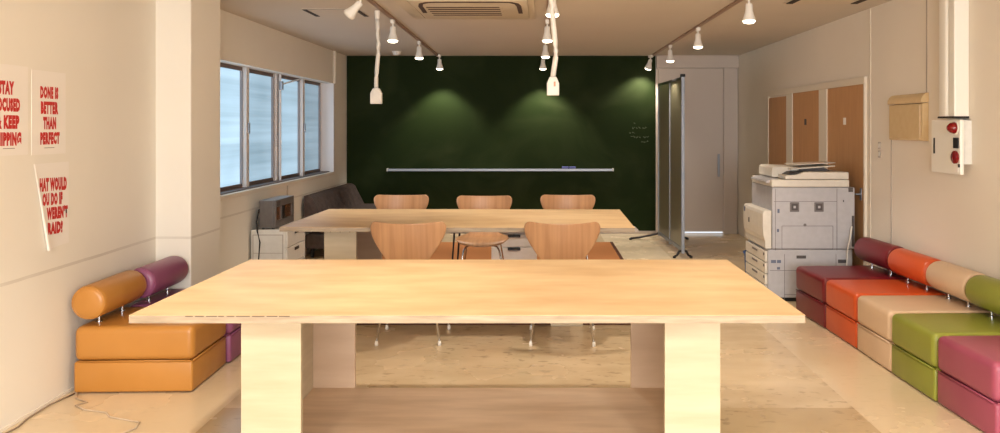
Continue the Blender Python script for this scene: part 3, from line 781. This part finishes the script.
# ------------------------------------------------------------------ ceiling fittings
def track(label, x, y0, y1, rz=0.):
    t = thing('light_track', label, 'light track', (x, y0, CEIL), rz)
    MB().box(-.017, .017, 0, y1-y0, -.018, 0, .002).build('rail', M['track'], t)
    MB().box(-.02, .02, -.02, 0, -.022, 0, .003).build('end_cap', M['lamp_white'], t)
    MB().box(-.02, .02, y1-y0, y1-y0+.02, -.022, 0, .003).build('end_cap', M['lamp_white'], t)
M['track'] = base_mat('track_metal', (150, 120, 98), .4)[0]
TR = (-1.32, .068, 1.48)
def txl(y): return -1.264-.019*(y-6.17)
track('ceiling light track on the left side of the room', txl(.8), .8, 10.60, .019)
track('ceiling light track along the middle of the room', TR[1], .8, 10.60)
track('ceiling light track on the right side of the room', TR[2], .8, 10.60)

SPOT_W = 32.
def spot(label, x, y, aim, lit=True, power=1., blend=.7, size=95, yaw=0., group='white track spotlights'):
    """aim: tilt of the head from straight down, radians, towards +Y"""
    t = thing('track_spotlight', label, 'spotlight', (x, y, CEIL-.018), yaw, group)
    MB().box(-.016, .016, -.035, .035, -.035, 0, .004).build('adapter', M['lamp_white'], t)
    MB().cyl((0, 0, -.034), (0, 0, -.062), .008, n=12).box(-.022, .022, -.006, .006, -.068, -.058, .002).build('arm', M['lamp_white'], t)
    h = MB().lathe([(.0, 0), (.020, -.0), (.025, -.008), (.026, -.045), (.032, -.07), (.043, -.105), (.046, -.118), (.042, -.118), (.038, -.108)], (0, 0, 0), 'z', 28).build('lamp_head', M['lamp_white'], t, True, angle=40)
    h.location = (0, 0, -.062); h.rotation_euler = (aim, 0, 0)
    ln = MB().lathe([(.0, -.112), (.0425, -.113), (.043, -.122), (.036, -.132), (.018, -.137), (0.0, -.138)], (0, 0, 0), 'z', 24).build('lamp_face', M['bulb'] if lit else M['cap'], h, True)
    if lit:
        ld = bpy.data.lights.new('spot_beam', 'SPOT'); ld.energy = SPOT_W*power; ld.color = (1., .88, .74)
        ld.spot_size = math.radians(size); ld.spot_blend = blend; ld.shadow_soft_size = .04
        lo = bpy.data.objects.new('spot_beam', ld); COL.objects.link(lo); lo.parent = h; lo.location = (0, 0, -.16)
    return t
names = ('left', 'middle', 'right')
spot('tilted white spotlight cut by the top edge, beside the left hanging cord', txl(5.62)+.0, 5.62, .75, lit=False, yaw=PI/2)
spot('lit white spotlight on the left track, beside the hanging socket cord', txl(7.0), 7.0, 0)
spot('lit white spotlight second from the far end of the left track', txl(8.75), 8.75, 0)
spot('lit white spotlight at the far end of the left track, before the chalkboard', txl(10.36)+.05, 10.36, .22, power=1.4, size=94, blend=.6)
spot('lit white spotlight nearest the camera on the middle track', TR[1]+.015, 5.38, 0)
spot('lit white spotlight third from the far end of the middle track', TR[1]-.005, 7.0, 0)
spot('lit white spotlight second from the far end of the middle track', TR[1]-.01, 8.6, 0)
spot('lit white spotlight at the far end of the middle track, before the chalkboard', TR[1]-.03, 10.36, .22, power=1.4, size=94, blend=.6)
spot('lit white spotlight nearest the camera on the right track', TR[2], 5.70, 0)
spot('lit white spotlight midway along the right track', TR[2], 7.54, 0)
spot('lit white spotlight second from the far end of the right track', TR[2], 9.15, 0)
spot('white spotlight at the far end of the right track, turned to the chalkboard', TR[2]-.05, 10.42, .5, power=.7, size=100, yaw=.4)

for x in TR:  # extra lamps out of view, added to brighten the foreground
    for y in (1.7, 3.55):
        spot('added unseen white track spotlight on the %s track, %s' % (names[TR.index(x)], 'nearest the camera' if y < 2 else 'second from the camera'), txl(y) if x < -1 else x, y, 0, power=1.1 if x < -1 else .8)
def cord(label, x, y, zb, box, w_, slot, bend):
    t = thing('hanging_socket', label, 'hanging socket', (x, y, CEIL), 0, 'socket outlets hanging from the light tracks')
    MB().cyl((0, 0, -.018), (0, 0, -.085), .022, .018, 18).build('ceiling_plug', M['lamp_white'], t, True, angle=40)
    L_ = CEIL-zb-box
    pts = [(sum(b[1]*math.exp(-((k/14.-b[0])/.22)**2) for b in bend), 0, -.08-(L_-.08)*k/14.) for k in range(15)]
    MB().tube(pts, .0165, 14).build('cord', M['white_plastic'], t, True)
    e = pts[-1]
    b = MB().prism([(e[0]-w_, -L_-box), (e[0]+w_, -L_-box), (e[0]+w_, -L_-.04), (e[0]+w_*.55, -L_), (e[0]-w_*.55, -L_), (e[0]-w_, -L_-.04)], -.02, .02, 'y').build('outlet_box', M['white_plastic'], t)
    md = b.modifiers.new('b', 'BEVEL'); md.width = .005; md.segments = 2
    if slot: MB().box(e[0]+.004, e[0]+.016, -.022, -.019, -L_-box+.055, -L_-box+.085, .001).build('socket_slot', M['slot'], b)
    return t
M['slot'] = base_mat('faded_orange_slot', (205, 150, 120), .6)[0]
cord('white socket box hanging on a thick cord from the left track', txl(6.45)-.035, 6.45, 1.605, .125, .046, False, ((.4, .010), (.93, -.008)))
cord('white socket box hanging on a thick cord from the middle track', TR[1]+.016, 4.98, 1.615, .115, .038, True, ((.15, -.012), (.75, .016), (1.0, -.008)))

ac = thing('ceiling_air_conditioner', 'square cream ceiling air conditioner with slatted grille at the top edge', 'air conditioner', (-.56, 6.5, CEIL))
M['acgap'] = base_mat('ac_dark_slot', (70, 50, 44), .8)[0]
M['ac'] = base_mat('ac_cream', (208, 196, 176), .5)[0]
MB().box(-.52, .52, -.74, .45, -.022, 0, .010, 3).build('panel', M['ac'], ac, True, angle=40)
MB().box(-.41, .47, -.66, .30, -.034, -.020, .012, 3).build('inner_panel', M['ac'], ac, True, angle=40)
MB().box(-.33, .27, -.40, .14, -.0355, -.033, .001).build('grille', M['ac'], ac)
for k in range(5):
    y = -.345+k*.105
    MB().box(-.31, .25, y-.024, y+.024, -.0365, -.0345, .0006).build('grille_gap_shade', M['acgap'], ac)  # dark strips on the flush grille stand in for shaded gaps between slats
def arc(pts, w_):
    m = MB(); n = len(pts)
    L_ = []; R_ = []
    for k in range(n):
        a = Vector(pts[max(k-1, 0)]); c = Vector(pts[min(k+1, n-1)]); d = (c-a).normalized(); q = Vector((-d.y, d.x))*w_/2
        L_.append(tuple(Vector(pts[k])+q)); R_.append(tuple(Vector(pts[k])-q))
    m.prism(L_+R_[::-1], -.0375, -.033, 'z'); return m
arc([(-.36, -.05), (-.345, -.40), (-.325, -.52), (-.27, -.585), (-.20, -.60), (.26, -.60), (.34, -.585), (.385, -.52), (.40, -.40), (.405, -.02)], .034).build('air_slot', M['acgap'], ac)
hv = thing('ceiling_vent', 'flush ceiling hatch with two short dark slots left of the left track', 'vent', (-1.69, 6.68, CEIL))
MB().box(-.23, .23, -.22, .22, -.004, 0, .001).build('panel', M['ceiling'], hv)
MB().box(-.225, -.19, -.20, .20, -.007, -.003).build('slot', M['darkgap'], hv)
MB().box(.19, .225, -.20, .20, -.007, -.003).build('slot', M['darkgap'], hv)
MB().box(-.19, .19, -.21, -.202, -.0055, -.003).build('seam', M['copier_line'], hv)
hv = thing('ceiling_vent', 'pale ceiling vent panel cut by the top edge near the right wall', 'vent', (2.13, 5.82, CEIL))
MB().box(-.28, .28, -.30, .30, -.016, 0, .004).build('panel', M['ac'], hv)
MB().box(-.27, -.22, -.28, .27, -.020, -.014).build('slot', M['darkgap'], hv)
MB().box(.22, .27, -.28, .27, -.020, -.014).build('slot', M['darkgap'], hv)
sd = thing('smoke_detector', 'round white smoke detector on the ceiling near the chalkboard', 'smoke detector', (-1.80, 10.1, CEIL))
MB().lathe([(.0, -.05), (.03, -.05), (.045, -.04), (.052, -.02), (.055, 0)], n=28).build('housing', M['lamp_white'], sd, True, angle=40)
MB().lathe([(.06, -.008), (.06, 0)], n=28).build('base_ring', M['lamp_white'], sd)

# ------------------------------------------------------------------ light
def area(name, loc, rot, sx, sy, e, col):
    l = bpy.data.lights.new(name, 'AREA'); l.shape = 'RECTANGLE'; l.size = sx; l.size_y = sy; l.energy = e; l.color = col
    o = bpy.data.objects.new(name, l); COL.objects.link(o); o.location = loc; o.rotation_euler = rot; return o
area('assumed_front_daylight', (.5, YF-.12, 1.5), (PI/2, 0, .12), 3.4, 1.35, 165, (.94, .965, 1.))  # frontal light added behind the camera, as from an assumed window
# added fill lights behind the camera, with no fixtures to carry them
for x in (-1.3, 1.3):
    area('unseen_fill_light', (x, -.6, CEIL-.03), (0, 0, 0), .3, 1.2, 52, (1., .92, .80))
area('daylight_left_window', (PX+.06, 8.25, 1.42), (0, -PI/2, 0), 1.0, 3.4, 3, (.72, .86, 1.))

wd = bpy.data.worlds.new('world'); SC.world = wd; wd.use_nodes = True
bg = wd.node_tree.nodes['Background']; bg.inputs[0].default_value = (.75, .85, 1, 1); bg.inputs[1].default_value = .6

# ------------------------------------------------------------------ camera and view
cam = bpy.data.cameras.new('camera'); co_ = bpy.data.objects.new('camera', cam); COL.objects.link(co_)
co_.location = (0, 0, H); co_.rotation_euler = (PI/2, 0, 0)
cam.sensor_width = 36; cam.lens = 805/1000*36; cam.shift_x = -.040; cam.shift_y = -.0895; cam.clip_start = .05
SC.camera = co_
SC.view_settings.view_transform = 'Standard'; SC.view_settings.look = 'None'
SC.view_settings.gamma = 1; SC.view_settings.use_curve_mapping = False
SC.view_settings.exposure = 1.0
